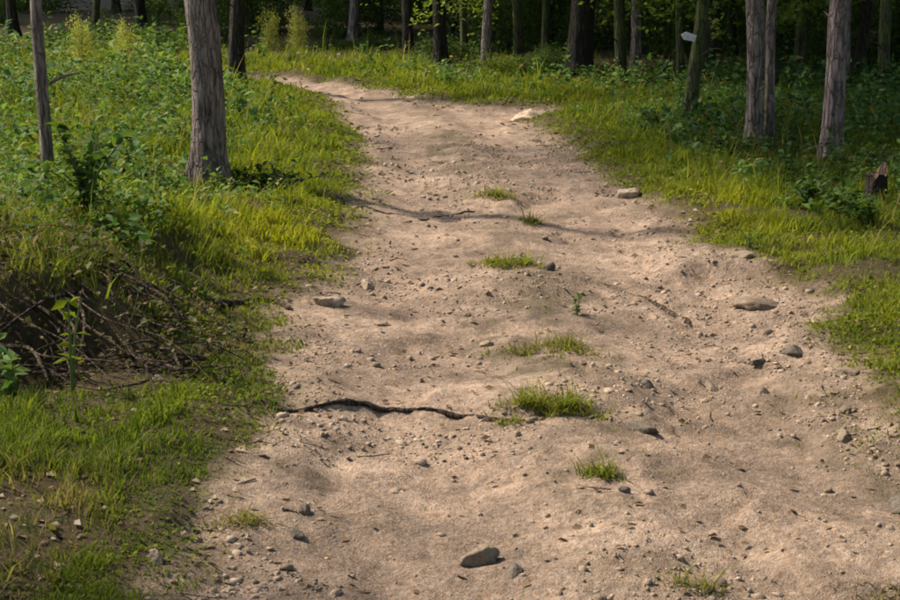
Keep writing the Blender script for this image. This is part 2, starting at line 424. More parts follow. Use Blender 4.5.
# ------------------------------------------------------------------ geometry makers
def tube(points, radii, seg=8, rough=0.0, seed=0, cap=True):
    """a bent tapering tube -> verts, faces"""
    pts = np.asarray(points, float); n = len(pts)
    rng = np.random.default_rng(seed)
    tang = np.gradient(pts, axis=0); tang /= np.linalg.norm(tang, axis=1, keepdims=True) + 1e-9
    up = np.array([0.3, 0.9, 0.31])
    vs, fs = [], []
    ang = np.arange(seg) / seg * 2 * math.pi
    prev = None
    for i in range(n):
        t = tang[i]
        u = prev if prev is not None else np.cross(t, up)
        u = u - t * np.dot(u, t); u /= np.linalg.norm(u) + 1e-9
        prev = u
        w = np.cross(t, u)
        rr = radii[i] * (1 + rough * (rng.random(seg) - 0.5))
        vs.append(pts[i] + (np.cos(ang) * rr)[:, None] * u + (np.sin(ang) * rr)[:, None] * w)
    vs = np.concatenate(vs)
    for i in range(n - 1):
        for k in range(seg):
            fs.append((i * seg + k, i * seg + (k + 1) % seg, (i + 1) * seg + (k + 1) % seg, (i + 1) * seg + k))
    if cap:
        fs.append(tuple(range(seg - 1, -1, -1))); fs.append(tuple(range((n - 1) * seg, n * seg)))
    return vs, fs

def curve_pts(ctrl, n):
    c = np.asarray(ctrl, float); t = np.linspace(0, len(c) - 1, n)
    out = np.zeros((n, 3))
    m = np.gradient(c, axis=0)
    i = np.clip(np.floor(t).astype(int), 0, len(c) - 2); f = (t - i)[:, None]
    h00 = 2 * f ** 3 - 3 * f ** 2 + 1; h10 = f ** 3 - 2 * f ** 2 + f; h01 = -2 * f ** 3 + 3 * f ** 2; h11 = f ** 3 - f ** 2
    return h00 * c[i] + h10 * m[i] + h01 * c[i + 1] + h11 * m[i + 1]

def blades(P, hgt, wid, lean, rng, curl=0.5, segs=2):
    """curved tapering grass blades rooted at P"""
    n = len(P); th = rng.random(n) * 2 * math.pi
    face = th + math.pi / 2 + rng.normal(0, 0.5, n)
    d = np.stack([np.cos(th), np.sin(th), np.zeros(n)], 1)
    w = np.stack([np.cos(face), np.sin(face), np.zeros(n)], 1)
    rows = []
    for k in range(segs):
        f = k / segs
        c = P + d * (lean * hgt * f ** (1 + curl))[:, None] + np.stack([np.zeros(n), np.zeros(n), hgt * f * (1 - 0.25 * lean * f)], 1)
        ww = (wid * (1 - 0.45 * f))[:, None] * w * 0.5
        rows += [c - ww, c + ww]
    tip = P + d * (lean * hgt)[:, None] + np.stack([np.zeros(n), np.zeros(n), hgt * (1 - 0.3 * lean)], 1)
    rows.append(tip)
    vp = len(rows)
    Vv = np.stack(rows, 1).reshape(-1, 3)
    b = (np.arange(n) * vp)[:, None]
    tr = []
    for k in range(segs - 1):
        tr += [b + np.array([[2 * k, 2 * k + 1, 2 * k + 3]]), b + np.array([[2 * k, 2 * k + 3, 2 * k + 2]])]
    tr.append(b + np.array([[2 * segs - 2, 2 * segs - 1, 2 * segs]]))
    return Vv, np.concatenate(tr), vp

def leaf_quads(P, size, rng, tilt=0.5, aspect=0.55, fold=0.18, dirs=None):
    """folded pointed leaves: base, two sides, midrib, tip; P is the leaf base"""
    n = len(P)
    if dirs is None:
        th = rng.random(n) * 2 * math.pi
        el = rng.normal(0.1, tilt, n)
        dirs = np.stack([np.cos(th) * np.cos(el), np.sin(th) * np.cos(el), np.sin(el)], 1)
    upv = rng.normal(0, 0.45, (n, 3)); upv[:, 2] += 1.0
    side = np.cross(dirs, upv); side /= np.linalg.norm(side, axis=1, keepdims=True) + 1e-9
    nrm = np.cross(side, dirs)
    s = size[:, None]
    base = P; tip = P + dirs * s - nrm * s * 0.10
    mid = P + dirs * s * 0.45
    l = mid + side * s * aspect * 0.5 + nrm * s * fold; r = mid - side * s * aspect * 0.5 + nrm * s * fold
    Vv = np.stack([base, l, mid, r, tip], 1).reshape(-1, 3)
    b = (np.arange(n) * 5)[:, None]
    tr = np.concatenate([b + np.array([[0, 2, 1]]), b + np.array([[0, 3, 2]]), b + np.array([[1, 2, 4]]), b + np.array([[2, 3, 4]])])
    return Vv, tr, 5

def rock_mesh(name, size, seed, sub=4, facets=13, flat=0.0):
    import bmesh
    bm = bmesh.new(); bmesh.ops.create_icosphere(bm, subdivisions=sub, radius=1.0)
    co = np.array([v.co for v in bm.verts]); rng = np.random.default_rng(seed)
    for k in range(facets):
        d = rng.normal(0, 1, 3); d /= np.linalg.norm(d); lim = rng.uniform(0.42, 0.8)
        over = np.clip(co @ d - lim, 0, None); co = co - over[:, None] * d * 0.92
    nn = fbm(co[:, 0] * 2.1 + seed, co[:, 1] * 2.1 + co[:, 2] * 1.7, 3, seed) * 0.42 + fbm(co[:, 0] * 7 + co[:, 2] * 5, co[:, 1] * 7, 3, seed + 3) * 0.24
    co = co * (1 + nn)[:, None] * np.asarray(size)
    for v, c in zip(bm.verts, co): v.co = c
    me = bpy.data.meshes.new(name); bm.to_mesh(me); bm.free()
    me.polygons.foreach_set("use_smooth", np.ones(len(me.polygons), bool)); me.update()
    return me

# ------------------------------------------------------------------ trees
def trunk_mesh(name, r0, H, seed, lean=(0, 0), flare=0.6, flare_h=0.16, wob=0.05, seg=28, top=0.35, roots=5, bark=0.13):
    """tapered trunk with root flare and uneven bark, base at the origin, H metres tall; returns mesh and its axis function"""
    zs = np.concatenate([np.linspace(-0.25, 0.5, 14), np.linspace(0.56, 3.0, 40), np.linspace(3.2, H, 22)])
    ang = np.arange(seg) / seg * 2 * math.pi
    rows = []
    ph = seed * 1.7
    def ax(z):
        return (lean[0] * z + wob * math.sin(z * 0.9 + ph) * min(1, abs(z)) + wob * 1.8 * math.sin(z * 0.33 + ph * 2) * min(1, abs(z) / 2) ,
                lean[1] * z + wob * math.cos(z * 0.8 + ph) * min(1, abs(z)))
    def rad(z): return r0 * (1 - (1 - top) * max(0, z) / H)
    for z in zs:
        cx, cy = ax(z)
        fl = flare * math.exp(-max(z, -0.05) / flare_h)
        lob = 1 + fl * (0.55 + 0.75 * np.clip(np.cos(ang * roots + ph), -0.4, 1) * (0.6 + 0.4 * np.sin(ang * 2 + ph)))
        br = 1 + bark * 2 * fbm(np.cos(ang) * 2.6 + seed * 3 + 9, np.sin(ang) * 2.6 + z * .9, 4, seed) + .06 * fbm(np.cos(ang) * 7 + 9, np.sin(ang) * 7 + z * 2.5, 2, seed + 5)
        rr = rad(z) * lob * br
        rows.append(np.stack([cx + np.cos(ang) * rr, cy + np.sin(ang) * rr, np.full(seg, z)], 1))
    Vv = np.concatenate(rows); n = len(zs)
    i, k = np.meshgrid(np.arange(n - 1), np.arange(seg), indexing='ij')
    q = np.stack([i * seg + k, i * seg + (k + 1) % seg, (i + 1) * seg + (k + 1) % seg, (i + 1) * seg + k], -1).reshape(-1, 4)
    return new_mesh(name, Vv, quads=q, smooth=True), ax, rad

def limb_mesh(name, L, r, seed, rise=0.5):
    rng = np.random.default_rng(seed)
    vs, fs = [], []
    main = curve_pts([(0, 0, 0), (L * .3, rng.normal(0, .05) * L, L * .3 * rise), (L * .65, rng.normal(0, .1) * L, L * .6 * rise), (L, rng.normal(0, .14) * L, L * rise * rng.uniform(.8, 1.1))], 12)
    parts = [tube(main, np.linspace(r, r * 0.25, 12), 7, 0.1, seed)]
    for k in range(5):
        i = rng.integers(3, 10); b = main[i]; l2 = L * rng.uniform(.25, .5); s = rng.choice([-1, 1])
        e = b + np.array([l2 * .6, s * l2 * .7, l2 * rng.uniform(.0, .7)])
        parts.append(tube(curve_pts([b, (b + e) / 2 + rng.normal(0, .05, 3), e], 6), np.linspace(r * .4, r * .1, 6), 5, 0.1, seed + k))
    off = 0
    for v, f in parts:
        vs.append(v); fs += [tuple(x + off for x in t) for t in f]; off += len(v)
    me = new_mesh(name, np.concatenate(vs), faces=fs)
    me.polygons.foreach_set("use_smooth", np.ones(len(me.polygons), bool))
    return me

def crown_mesh(name, rx, rz, z0, n_clump, per, seed, leaf=0.16):
    """leaves gathered in clumps through the volume of an uneven crown"""
    rng = np.random.default_rng(seed)
    u = rng.normal(0, 1, (n_clump, 3)); u /= np.linalg.norm(u, axis=1, keepdims=True)
    rr = rng.random(n_clump) ** (1 / 2.2) * (0.75 + 0.5 * rng.random(n_clump))
    c = u * rr[:, None] * np.array([rx, rx, rz]); c[:, 2] += z0 + rz
    sz = rng.uniform(0.35, 0.85, n_clump) * rx * 0.28
    P = np.repeat(c, per, 0) + rng.normal(0, 1, (n_clump * per, 3)) * np.repeat(sz, per)[:, None] * np.array([1, 1, 0.6])
    v, t, _ = leaf_quads(P, rng.uniform(0.6, 1.3, len(P)) * leaf, rng, 0.7, 0.62, 0.1)
    return new_mesh(name, v, tris=t)

CROWNS = [crown_mesh("crown_%d" % k, 2.3, 3.0, 0.0, 95, 55, 100 + k, 0.19) for k in range(3)]
LIMBS = [limb_mesh("limb_%d" % k, 2.2, 0.055, 200 + k, 0.45 + 0.2 * k) for k in range(3)]

def low_mesh(name, seed):
    rng = np.random.default_rng(seed); P = []
    for k in range(9):
        a = rng.random() * 6.28; L_ = rng.uniform(.5, 1.5); z0 = rng.uniform(.2, 2.2)
        t = rng.random(110) ** .7
        P.append(np.stack([np.cos(a) * L_ * t, np.sin(a) * L_ * t, z0 + .3 * t - .45 * t * t], 1) + rng.normal(0, .09, (110, 3)))
    P = np.concatenate(P); v, t, _ = leaf_quads(P, rng.uniform(.05, .11, len(P)), rng, .5, .55, .1)
    return new_mesh(name, v, tris=t)
LOWS = [low_mesh("low_branch_%d" % k, 250 + k) for k in range(3)]
def trunk_ax(st, z, seed, H):
    ph = seed * 1.7
    return (st[3] * z + .05 * math.sin(z * 0.9 + ph) * min(1, z) + .09 * math.sin(z * 0.33 + ph * 2) * min(1, z / 2), st[4] * z + .05 * math.cos(z * 0.8 + ph) * min(1, z))
def make_tree(name, x, y, stems, bark, label, group, seed, H=11.0, crown=1.0, crown_z=None, limbs=5, z=None, low=0):
    rng = random.Random(seed)
    z = gz(x, y) if z is None else z
    root = link(name, None, loc=(x, y, z)); root.empty_display_size = 0.3
    tag(root, label, "tree", group)
    bm = M[bark]
    for si, (ox, oy, r0, lx, ly) in enumerate(stems):
        hh = H * (1 - 0.12 * si)
        me, ax, rad = trunk_mesh("trunk", r0, hh, seed + 5 * si, (lx, ly), top=0.3)
        link("trunk", me, bm, root, (ox, oy, 0))
        for k in range(limbs if si == 0 else 2):
            zz = hh * (0.48 + 0.46 * (k + rng.random() * .6) / limbs)
            cx, cy = ax(zz)
            l = link("limb", LIMBS[(k + seed) % 3], bm, root, (ox + cx, oy + cy, zz - 0.02), (0, 0, k * 2.4 + rng.random()), [crown * rng.uniform(.7, 1.1)] * 3)
    me, ax, rad = None, ax, rad
    if low:
        l = link("low_branch", LOWS[seed % 3], M["sprig"], root, (0, 0, low), (0, 0, rng.random() * 6.28)); l["kind"] = "stuff"
    elif limbs == 5:
        for k in range(3):                       # snapped dead side twigs low on the trunk
            zz = 0.45 + 0.4 * k + .2 * rng.random(); st = stems[0]; a = rng.random() * 6.28; L_ = rng.uniform(.08, .3)
            v_, f_ = tube(curve_pts([(0, 0, 0), (L_ * .5, .01, L_ * .25), (L_, 0, L_ * .35)], 6), np.linspace(.009, .004, 6), 6, .1, seed + k)
            b0 = trunk_ax(st, zz, seed, H)
            link("dead_twig", new_mesh("dead_twig", v_, faces=f_), bm, root, (st[0] + b0[0] + math.cos(a) * st[2] * .8, st[1] + b0[1] + math.sin(a) * st[2] * .8, zz), (0, 0, a))
    cz = H * 0.55 if crown_z is None else crown_z
    cx, cy = ax(H * .75)
    link("crown", CROWNS[seed % 3], M["canopy"], root, (cx, cy, cz), (0, 0, rng.random() * 6.28), (crown, crown, crown * (H * 0.5) / 6.0 * 1.05))
    return root

TREES = [
    ("large_tree", -1.68, 10.4, [(0.0, 0, 0.112, 0.004, 0.0)], "bark_grey",
     "large straight grey-brown tree with dark hollow at its foot, on left bank", 1, 13.0, 1.15),
    ("thin_tree", -2.10, 7.8, [(0, 0, 0.032, 0.004, 0.0)], "bark_grey", "slender grey tree at left edge above the bramble bank", 2, 11.0, 0.62),
    ("mossy_tree", 2.18, 19.2, [(0, 0, 0.072, 0.004, 0)], "bark_green", "slim green-stained tree behind the right verge, left of the marker tree", 3, 11, 0.9),
    ("thin_tree", 2.29, 14.4, [(0, 0, 0.062, -0.004, 0)], "bark_green", "thin dark tree carrying the small white marker", 4, 9.5, 0.8),
    ("twin_stem_tree", 2.50, 12.1, [(-0.05, 0, 0.060, -0.004, 0), (0.09, 0.06, 0.040, 0.006, 0.01)], "bark_grey",
     "twin-stemmed brown tree in leaf litter right of path", 5, 11, 0.95),
    ("pink_barked_tree", 2.93, 11.5, [(0, 0, 0.078, 0.002, 0)], "bark_pink", "pinkish-grey tree with flared base at right of twin-stemmed tree", 6, 12.5, 1.1),
    ("mossy_tree", 4.95, 17.2, [(0, 0, 0.070, 0, 0)], "bark_green", "slim green tree at far right against dark wood", 7, 11, 0.9),
    ("dark_tree", 1.66, 19.8, [(0, 0, 0.16, -0.01, 0)], "bark_dark", "thick dark tree at wood edge beside the slim green-stained one", 8, 14, 1.2),
    ("mossy_tree", 1.0, 22.0, [(0, 0, 0.075, 0, 0)], "bark_green", "slim green tree left of the thick dark tree at wood edge", 9, 11, 0.9),
    ("dark_tree", -2.62, 18.6, [(0, 0, 0.10, 0.0, 0)], "bark_dark", "dark tree just right of and behind the large left tree", 11, 13, 1.25),
    ("dark_tree", -0.66, 24.0, [(0, 0, 0.085, 0, 0)], "bark_dark", "dark tree behind the grass strip where path bends", 10, 12, 1.0),
]
for i, (nm, x, y, st, bk, lab, sd, H, cr) in enumerate(TREES):
    make_tree(nm, x, y, st, bk, lab, None, sd, H, cr, crown_z=H * (.66 if sd < 3 else .5))

# trees of the dark wood behind, copied from three of their kind
def copy_tree(o, parent=None):
    c = o.copy(); COL.objects.link(c); c.parent = parent
    for ch in list(o.children): copy_tree(ch, c)
    return c
rngb = random.Random(77)
WOOD_LABEL = "dim tree among the crowded trunks of the dark wood behind"
GAPS = [(-2.9, 27.0), (-6.8, 29.0), (-1.3, 22.6)]     # clearings where the sun comes through to the ground
def in_gap(x, y, w=2.7):
    for gx, gy in GAPS:
        dx, dy = x - gx, y - gy
        a = dx * math.sin(SUN_AZ) + dy * math.cos(SUN_AZ); b = abs(dx * math.cos(SUN_AZ) - dy * math.sin(SUN_AZ))
        if -1.5 < a < 14 and b < w: return True
    return False
spots = []
tries = 0
def wood_front(x):
    return float(np.interp(x, [-9, -4.5, -3.5, -0.8, 0, 1.6, 2.4, 6, 9], [28, 28, 26.2, 25.0, 20.6, 19.8, 18.9, 17.9, 17.4]))
FRONT = [   # x, y, trunk radius, kind, label: the trunks of the wood edge that can be told apart
    (-8.3, 29.0, .10, 0, "dark trunk at wood edge left of the slender grey tree"), (-7.0, 30.0, .07, 1, "slim green trunk at wood edge right of the slender grey tree"),
    (-5.9, 29.2, .11, 0, "dark trunk at wood edge midway between the two left trees"), (-5.0, 30.2, .07, 2, "slim dark trunk at wood edge close left of the large left tree"),
    (-3.9, 30.5, .08, 1, "green trunk behind the yellow saplings"), (-1.75, 27.2, .08, 2, "slim dark trunk above left end of the lit grass strip"),
    (-0.15, 23.8, .10, 0, "dark trunk right of the lit grass strip"), (0.25, 25.5, .06, 1, "thin green trunk second right of the lit grass strip"),
    (0.55, 23.2, .075, 2, "dark trunk behind the low bright bush"), (1.45, 23.6, .055, 1, "thin green trunk close left of the thick dark tree"),
    (2.75, 22.4, .07, 2, "dark trunk right of the slim green-stained tree"), (3.15, 20.6, .05, 1, "thin green trunk left of the marker tree top"),
    (3.75, 22.0, .08, 0, "dark trunk right of the marker tree"), (4.15, 20.2, .055, 2, "thin dark trunk left of the twin-stemmed brown tree"),
    (4.95, 21.5, .075, 1, "green trunk right of the twin-stemmed brown tree"), (5.2, 19.8, .05, 2, "thin dark trunk just left of the pinkish tree"),
    (5.65, 21.0, .08, 0, "dark trunk just right of the pinkish tree"), (6.3, 20.4, .06, 1, "thin green trunk at right picture edge"),
]
for i, (x, y, r, kd, lab) in enumerate(FRONT):
    if i >= 6: x, y, r = x * .91, y * .91, r * .95
    spots.append((x, y))
    make_tree("wood_edge_tree", x, y, [(0, 0, r, .012 * math.sin(i * 2.3), 0)], ["bark_dark", "bark_green", "bark_grey"][kd], lab, "trees of the wood edge", 40 + i, 10 + (i % 4), 1.05, crown_z=3.2, limbs=4, low=.45)
nfront = len(spots)
while len(spots) < nfront + 70 and tries < 9000:
    tries += 1
    y = 22 + 36 * rngb.random() ** 1.3; x = rngb.uniform(-0.36 * y - 4, 0.36 * y + 4)
    if y < wood_front(x) + .6 or in_gap(x, y, 1.6): continue
    if min(math.hypot(x - t[1], y - t[2]) for t in TREES) < 1.0: continue
    if min([math.hypot(x - a, y - b) for a, b in spots] + [9]) < 1.25: continue
    spots.append((x, y))
spots = spots[nfront:]
protos = []
for k in range(3):
    x, y = spots[k]
    protos.append(make_tree("wood_tree", x, y, [(0, 0, 0.065 + 0.025 * k, 0.01 * (k - 1), 0)], ["bark_dark", "bark_green", "bark_dark"][k], WOOD_LABEL, "trees of the dark wood", 20 + k, 12 + k, 1.2, crown_z=2.6 + k * .5, limbs=4, low=.5))
for k, (x, y) in enumerate(spots[3:]):
    o = copy_tree(protos[k % 3]); o.location = (x, y, gz(x, y)); o.rotation_euler = (0, 0, rngb.random() * 6.28)
    s = rngb.uniform(0.85, 1.25); o.scale = (s, s, s)

# the wood closes round the path on both sides too, out of the picture: its crowns shade the sky light
make_tree("added_shade_tree", -5.05, 15.6, [(0, 0, .11, 0, 0)], "bark_grey", "tall tree added beyond the left picture edge to shade the right verge", None, 36, 14.0, 1.1, crown_z=7.6)  # unseen tree, placed so its crown shadow darkens the right-hand trees
AROUND = [(6.2, 2.0), (7.5, 5.5), (6.6, 9.0), (9.5, 8.0), (8.5, 12.0), (5.0, -2.0), (9.0, -1.0), (2.8, -5.5), (6.5, -6.0), (-2.0, -7.0), (-5.2, -4.0), (-5.0, 0.0), (-6.5, 3.0), (-8.5, -2.0), (10.5, 15.5), (8.6, 18.5), (-9.0, 1.0), (0.5, -9.5)]
for k, (x, y) in enumerate(AROUND):
    o = copy_tree(protos[k % 3]); o.location = (x, y, gz(x, y)); o.rotation_euler = (0, 0, rngb.random() * 6.28)
    s = rngb.uniform(0.9, 1.3); o.scale = (s, s, s); o["label"] = "tree of the wood beside the path, outside the picture"; o["group"] = "trees around the path out of view"

# ------------------------------------------------------------------ shrubs under the trees
def shrub_mesh(name, r, h, n_clump, per, seed, leaf):
    rng = np.random.default_rng(seed)
    u = rng.normal(0, 1, (n_clump, 3)); u /= np.linalg.norm(u, axis=1, keepdims=True); u[:, 2] = np.abs(u[:, 2])
    rr = rng.random(n_clump) ** 0.4 * rng.uniform(.75, 1.2, n_clump)
    c = u * rr[:, None] * np.array([r, r, h]); 
    P = np.repeat(c, per, 0) + rng.normal(0, 1, (n_clump * per, 3)) * r * 0.17
    P[:, 2] = np.abs(P[:, 2])
    v, t, _ = leaf_quads(P, rng.uniform(.6, 1.3, len(P)) * leaf, rng, 0.55, 0.55, 0.12)
    return new_mesh(name, v, tris=t)
def shrub_stems(name, r, h, n, seed):
    rng = np.random.default_rng(seed); vs, fs, off = [], [], 0
    for k in range(n):
        a = rng.random() * 6.28; e = np.array([math.cos(a) * r * .7, math.sin(a) * r * .7, h * rng.uniform(.6, .95)])
        v, f = tube(curve_pts([(0, 0, -0.1), e * np.array([.35, .35, .5]), e], 7), np.linspace(.018, .005, 7) * (h / 1.2), 5, .1, seed + k)
        vs.append(v); fs += [tuple(x + off for x in t) for t in f]; off += len(v)
    return new_mesh(name, np.concatenate(vs), faces=fs)
SHR = [(shrub_mesh("foliage_%d" % k, 0.9, 1.5, 70, 45, 300 + k, 0.085), shrub_stems("stem_%d" % k, 0.9, 1.5, 7, 320 + k)) for k in range(3)]
def make_shrub(x, y, s, k, label, group=None, mat="shrub", name="shrub", sz=None):
    o = link(name, None, loc=(x, y, gz(x, y)), rot=(0, 0, k * 1.9), scale=(s, s, sz or s)); tag(o, label, "shrub", group)
    f, st = SHR[k % 3]
    if mat != "shrub":
        f = f.copy(); f.materials.clear()
    link("foliage", f, M[mat], o); link("stem", st, M["twig"], o)
    return o
WOOD_EDGE = [   # x, y, size, label of each shrub that fronts the dark wood
    (-8.6, 27.6, 1.0, "leafy shrub at wood edge left of the slender grey tree"), (-7.3, 28.4, .9, "leafy shrub at wood edge just right of the slender grey tree"),
    (-6.2, 27.6, 1.0, "leafy shrub at wood edge midway between slender and large left trees"), (-5.2, 28.0, 1.1, "leafy shrub at wood edge just left of the large left tree"),
    (-4.3, 27.2, 1.0, "leafy shrub at wood edge right behind the large left tree"), (-2.0, 25.6, .95, "dark shrub behind the lit grass strip, right of the yellow saplings"),
    (-1.1, 25.3, 1.0, "dark shrub behind the lit grass strip, left of its dark tree"), (-0.1, 23.6, 1.0, "dark shrub at wood edge right of the lit grass strip"),
    (0.5, 22.0, 1.0, "dark shrub behind the low bright bush"), (1.25, 21.4, .9, "dark shrub left of the thick dark tree"),
    (2.0, 21.0, .9, "dark shrub between the thick dark tree and slim green-stained tree"), (2.8, 20.2, .95, "dark shrub right of the slim green-stained tree"),
    (3.6, 19.6, 1.0, "dark shrub behind and right of the marker tree"), (4.4, 19.3, 1.0, "dark shrub behind the twin-stemmed brown tree"),
    (5.2, 19.0, .95, "dark shrub behind and left of the pinkish tree"), (6.0, 18.9, 1.0, "dark shrub behind the slim green tree at far right"), (6.9, 18.6, 1.05, "dark shrub at right picture edge"),
]
for k, (x, y, sc_, lab) in enumerate(WOOD_EDGE):
    if k >= 7: x, y = x * .94, y * .94
    make_shrub(x, y, sc_ * .62, k, lab, "shrubs fronting the dark wood", sz=sc_ * (.10 + .12 * ((k * 7) % 5) / 4))
k = 0
shspots = [(w[0], w[1]) for w in WOOD_EDGE]
rs = random.Random(5)
for _ in range(4000):
    if len(shspots) >= 90: break
    y = 20.5 + 22 * rs.random() ** 1.3; x = rs.uniform(-0.34 * y - 2, 0.34 * y + 2)
    if y < wood_front(x) + 1.6: continue
    if path_sd([x], [y])[0] < 1.2: continue
    if min([math.hypot(x - a, y - b) for a, b in shspots] + [9]) < 1.25: continue
    shspots.append((x, y))
for x, y in shspots[len(WOOD_EDGE):]:
    make_shrub(x, y, rs.uniform(0.45, 1.15), k, "shaded green shrub under the trees of the dark wood", "shrubs under the dark wood"); k += 1
make_shrub(-2.45, 24.3, 0.22, 0, "pale yellow-leaved sapling lit by sun beyond the path bend, right of its pair", None, "sunleaf", "sapling", 0.5)
make_shrub(-2.95, 24.6, 0.22, 1, "pale yellow-leaved sapling lit by sun beyond the path bend, left of its pair", None, "sunleaf", "sapling", 0.42)
make_shrub(-4.75, 22.2, 0.24, 2, "pale yellow-leaved sapling behind the left herbs, nearest the large tree", None, "sunleaf", "sapling", 0.5)
make_shrub(-5.5, 22.6, 0.24, 0, "pale yellow-leaved sapling behind the left herbs, nearest the slender tree", None, "sunleaf", "sapling", 0.5)
make_shrub(0.55, 19.7, 0.42, 1, "low bright bush in the fork between path and pale spur", None, "moss", "low_bush", 0.22)
make_shrub(1.35, 20.1, 0.42, 2, "low dark bush below the thick dark tree", None, "shrub", "low_bush", 0.25)

# ------------------------------------------------------------------ grass, moss, herbs, litter, gravel (uncountable)
rng = np.random.default_rng(11)
def wedge(n, y0, y1, power=1.0, margin=1.3):
    """points scattered over the ground on view, denser towards the near end"""
    t = rng.random(n)
    y = (y0 ** power + t * (y1 ** power - y0 ** power)) ** (1 / power)
    x = (rng.random(n) * 2 - 1) * (0.315 * y + margin)
    return x, y
def bare(x, y):
    """tree feet left bare; on the left dark soil stands in for shade"""
    return np.clip(1.2 * np.exp(-(((x + 1.72) / .60) ** 2 + ((y - 9.7) / .45) ** 2)) + .8 * np.exp(-(((x - 2.7) / .55) ** 2 + ((y - 11.3) / .75) ** 2)), 0, .93)
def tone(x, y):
    """sunlight painted as yellow along both path edges further on; deep green mossy turf on the near left"""
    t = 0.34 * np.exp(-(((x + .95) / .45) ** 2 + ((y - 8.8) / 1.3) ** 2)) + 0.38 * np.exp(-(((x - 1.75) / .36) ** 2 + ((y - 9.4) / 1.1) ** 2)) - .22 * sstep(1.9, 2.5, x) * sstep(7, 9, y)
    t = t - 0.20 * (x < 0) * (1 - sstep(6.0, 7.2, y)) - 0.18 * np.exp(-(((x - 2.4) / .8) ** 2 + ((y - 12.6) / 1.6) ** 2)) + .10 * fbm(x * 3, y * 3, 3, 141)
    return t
def dryness(x, y):
    left = (x < -0.3) & (y < 4.7)
    d = 0.03 + 0.9 * np.clip(fbm(x * 1.6, y * 1.2, 3, 61), 0, 1)
    d = d + 0.75 * sstep(-0.92, -1.08, x) * (1 - sstep(4.0, 4.5, y)) * (x < 0)
    d = d + 0.40 * np.exp(-((y - 6.2) / 0.4) ** 2) * (x < -0.7)
    return np.clip(d, 0, 1)

# short grass
x, y = wedge(760000, 2.6, 26, 0.35, 1.0)
s = edge_sd(x, y)
pat = fbm(x * 2.4, y * 2.4, 4, 71)
hum = humus(x, y, s)
keep = (s > 0.0 - 0.10 * (pat > 0.10)) & (rng.random(len(x)) < sstep(-0.02, 0.28, s) * 0.9 + 0.1) & (rng.random(len(x)) < sstep(-0.22, 0.02, pat) * .85 + .15)
bankface = np.exp(-((y - 5.55) / 0.36) ** 2) * (x < -1.0)
keep &= rng.random(len(x)) > bankface * 0.9
keep &= rng.random(len(x)) > 0.85 * sstep(-.94, -1.08, x) * (1 - sstep(4.05, 4.5, y)) * (x < 0)
keep &= rng.random(len(x)) > sstep(11, 18, y) * sstep(1.2, 2.2, s) * 0.7
keep &= rng.random(len(x)) > .9 * sstep(-.3, .8, y - np.interp(x, [-9, -4.5, -3.5, -0.8, 0, 1.6, 2.4, 6, 9], [27, 27, 24.6, 23.8, 19.6, 18.7, 17.9, 16.9, 16.4]))
keep |= (s > .06) & (x < 0) & (x > -1.15) & (y < 6.3) & (y > 4.0) & (rng.random(len(x)) < .75) & (bankface < .3)
keep &= rng.random(len(x)) > bare(x, y)
keep |= (s < 0) & (y < 15) & (rng.random(len(x)) < 0.05 * sstep(.45, .95, hum))
x, y, s = x[keep], y[keep], s[keep]
z = height(x, y, s)
n = len(x)
tall = np.where(rng.random(n) < .016 * sstep(.1, .5, s) * ((x > 0) | (y > 6.5)), rng.uniform(1.6, 3.0, n), 1.0)
hg = tall * (0.45 + 1.15 * sstep(-.18, .25, fbm(x * 6, y * 6, 3, 161))) * (0.022 + 0.05 * sstep(0.05, 0.7, s) + 0.03 * sstep(7, 13, y) * sstep(.2, 1, s)) * rng.uniform(0.45, 1.5, n) * (0.8 + 0.8 * (fbm(x * 3, y * 3, 3, 81) + .3))
wd = np.clip(0.0022 + 0.00045 * y, 0, 0.012) * np.exp(rng.normal(0, .4, n))
hg = hg * np.where((x < 0) & (y < 5.6), .62, 1.0)
v, t, vp = blades(np.stack([x, y, z - 0.004], 1), hg, wd, rng.uniform(.15, 1.0, n), rng)
me = new_mesh("grass", v, tris=t)
dr = np.clip(dryness(x, y) + rng.normal(0, .22, n), 0, 1); dr = np.where(rng.random(n) < dr, 0.9 * dr + .1, 0.25 * dr); dr = np.where((tall > 1) & (rng.random(n) < .6), .85, dr)
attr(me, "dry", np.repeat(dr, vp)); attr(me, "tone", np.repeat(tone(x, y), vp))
o = link("grass", me, M["grass"]); tag(o, "short green and straw-coloured grass growing along both path edges", "grass", None, "stuff")

# moss and small clover-like leaves hugging the soil
x, y = wedge(170000, 2.6, 20, 0.35, 1.0)
s = edge_sd(x, y); pat = fbm(x * 1.8, y * 1.8, 3, 91)
keep = (s > 0.0) & (rng.random(len(x)) < sstep(-0.15, 0.1, pat)) & (rng.random(len(x)) < sstep(0, .2, s))
bankface = np.exp(-((y - 5.55) / 0.36) ** 2) * (x < -1.0)
keep &= (rng.random(len(x)) > bankface * 0.85) & (rng.random(len(x)) > bare(x, y))
x, y, s = x[keep], y[keep], s[keep]; z = height(x, y, s); n = len(x)
v, t, vp = leaf_quads(np.stack([x, y, z + rng.uniform(0.0, 0.03, n)], 1), (0.008 + 0.0016 * y) * rng.uniform(.6, 1.4, n), rng, 0.4, 0.8, 0.1)
me = new_mesh("moss", v, tris=t); dr = np.clip(dryness(x, y) - .25, 0, 1); attr(me, "dry", np.repeat(np.where(rng.random(n) < dr, .8, .1), vp))
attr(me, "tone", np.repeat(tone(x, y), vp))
o = link("moss", me, M["moss"]); tag(o, "yellow-green moss and tiny leaves carpeting the verges", "moss", None, "stuff")

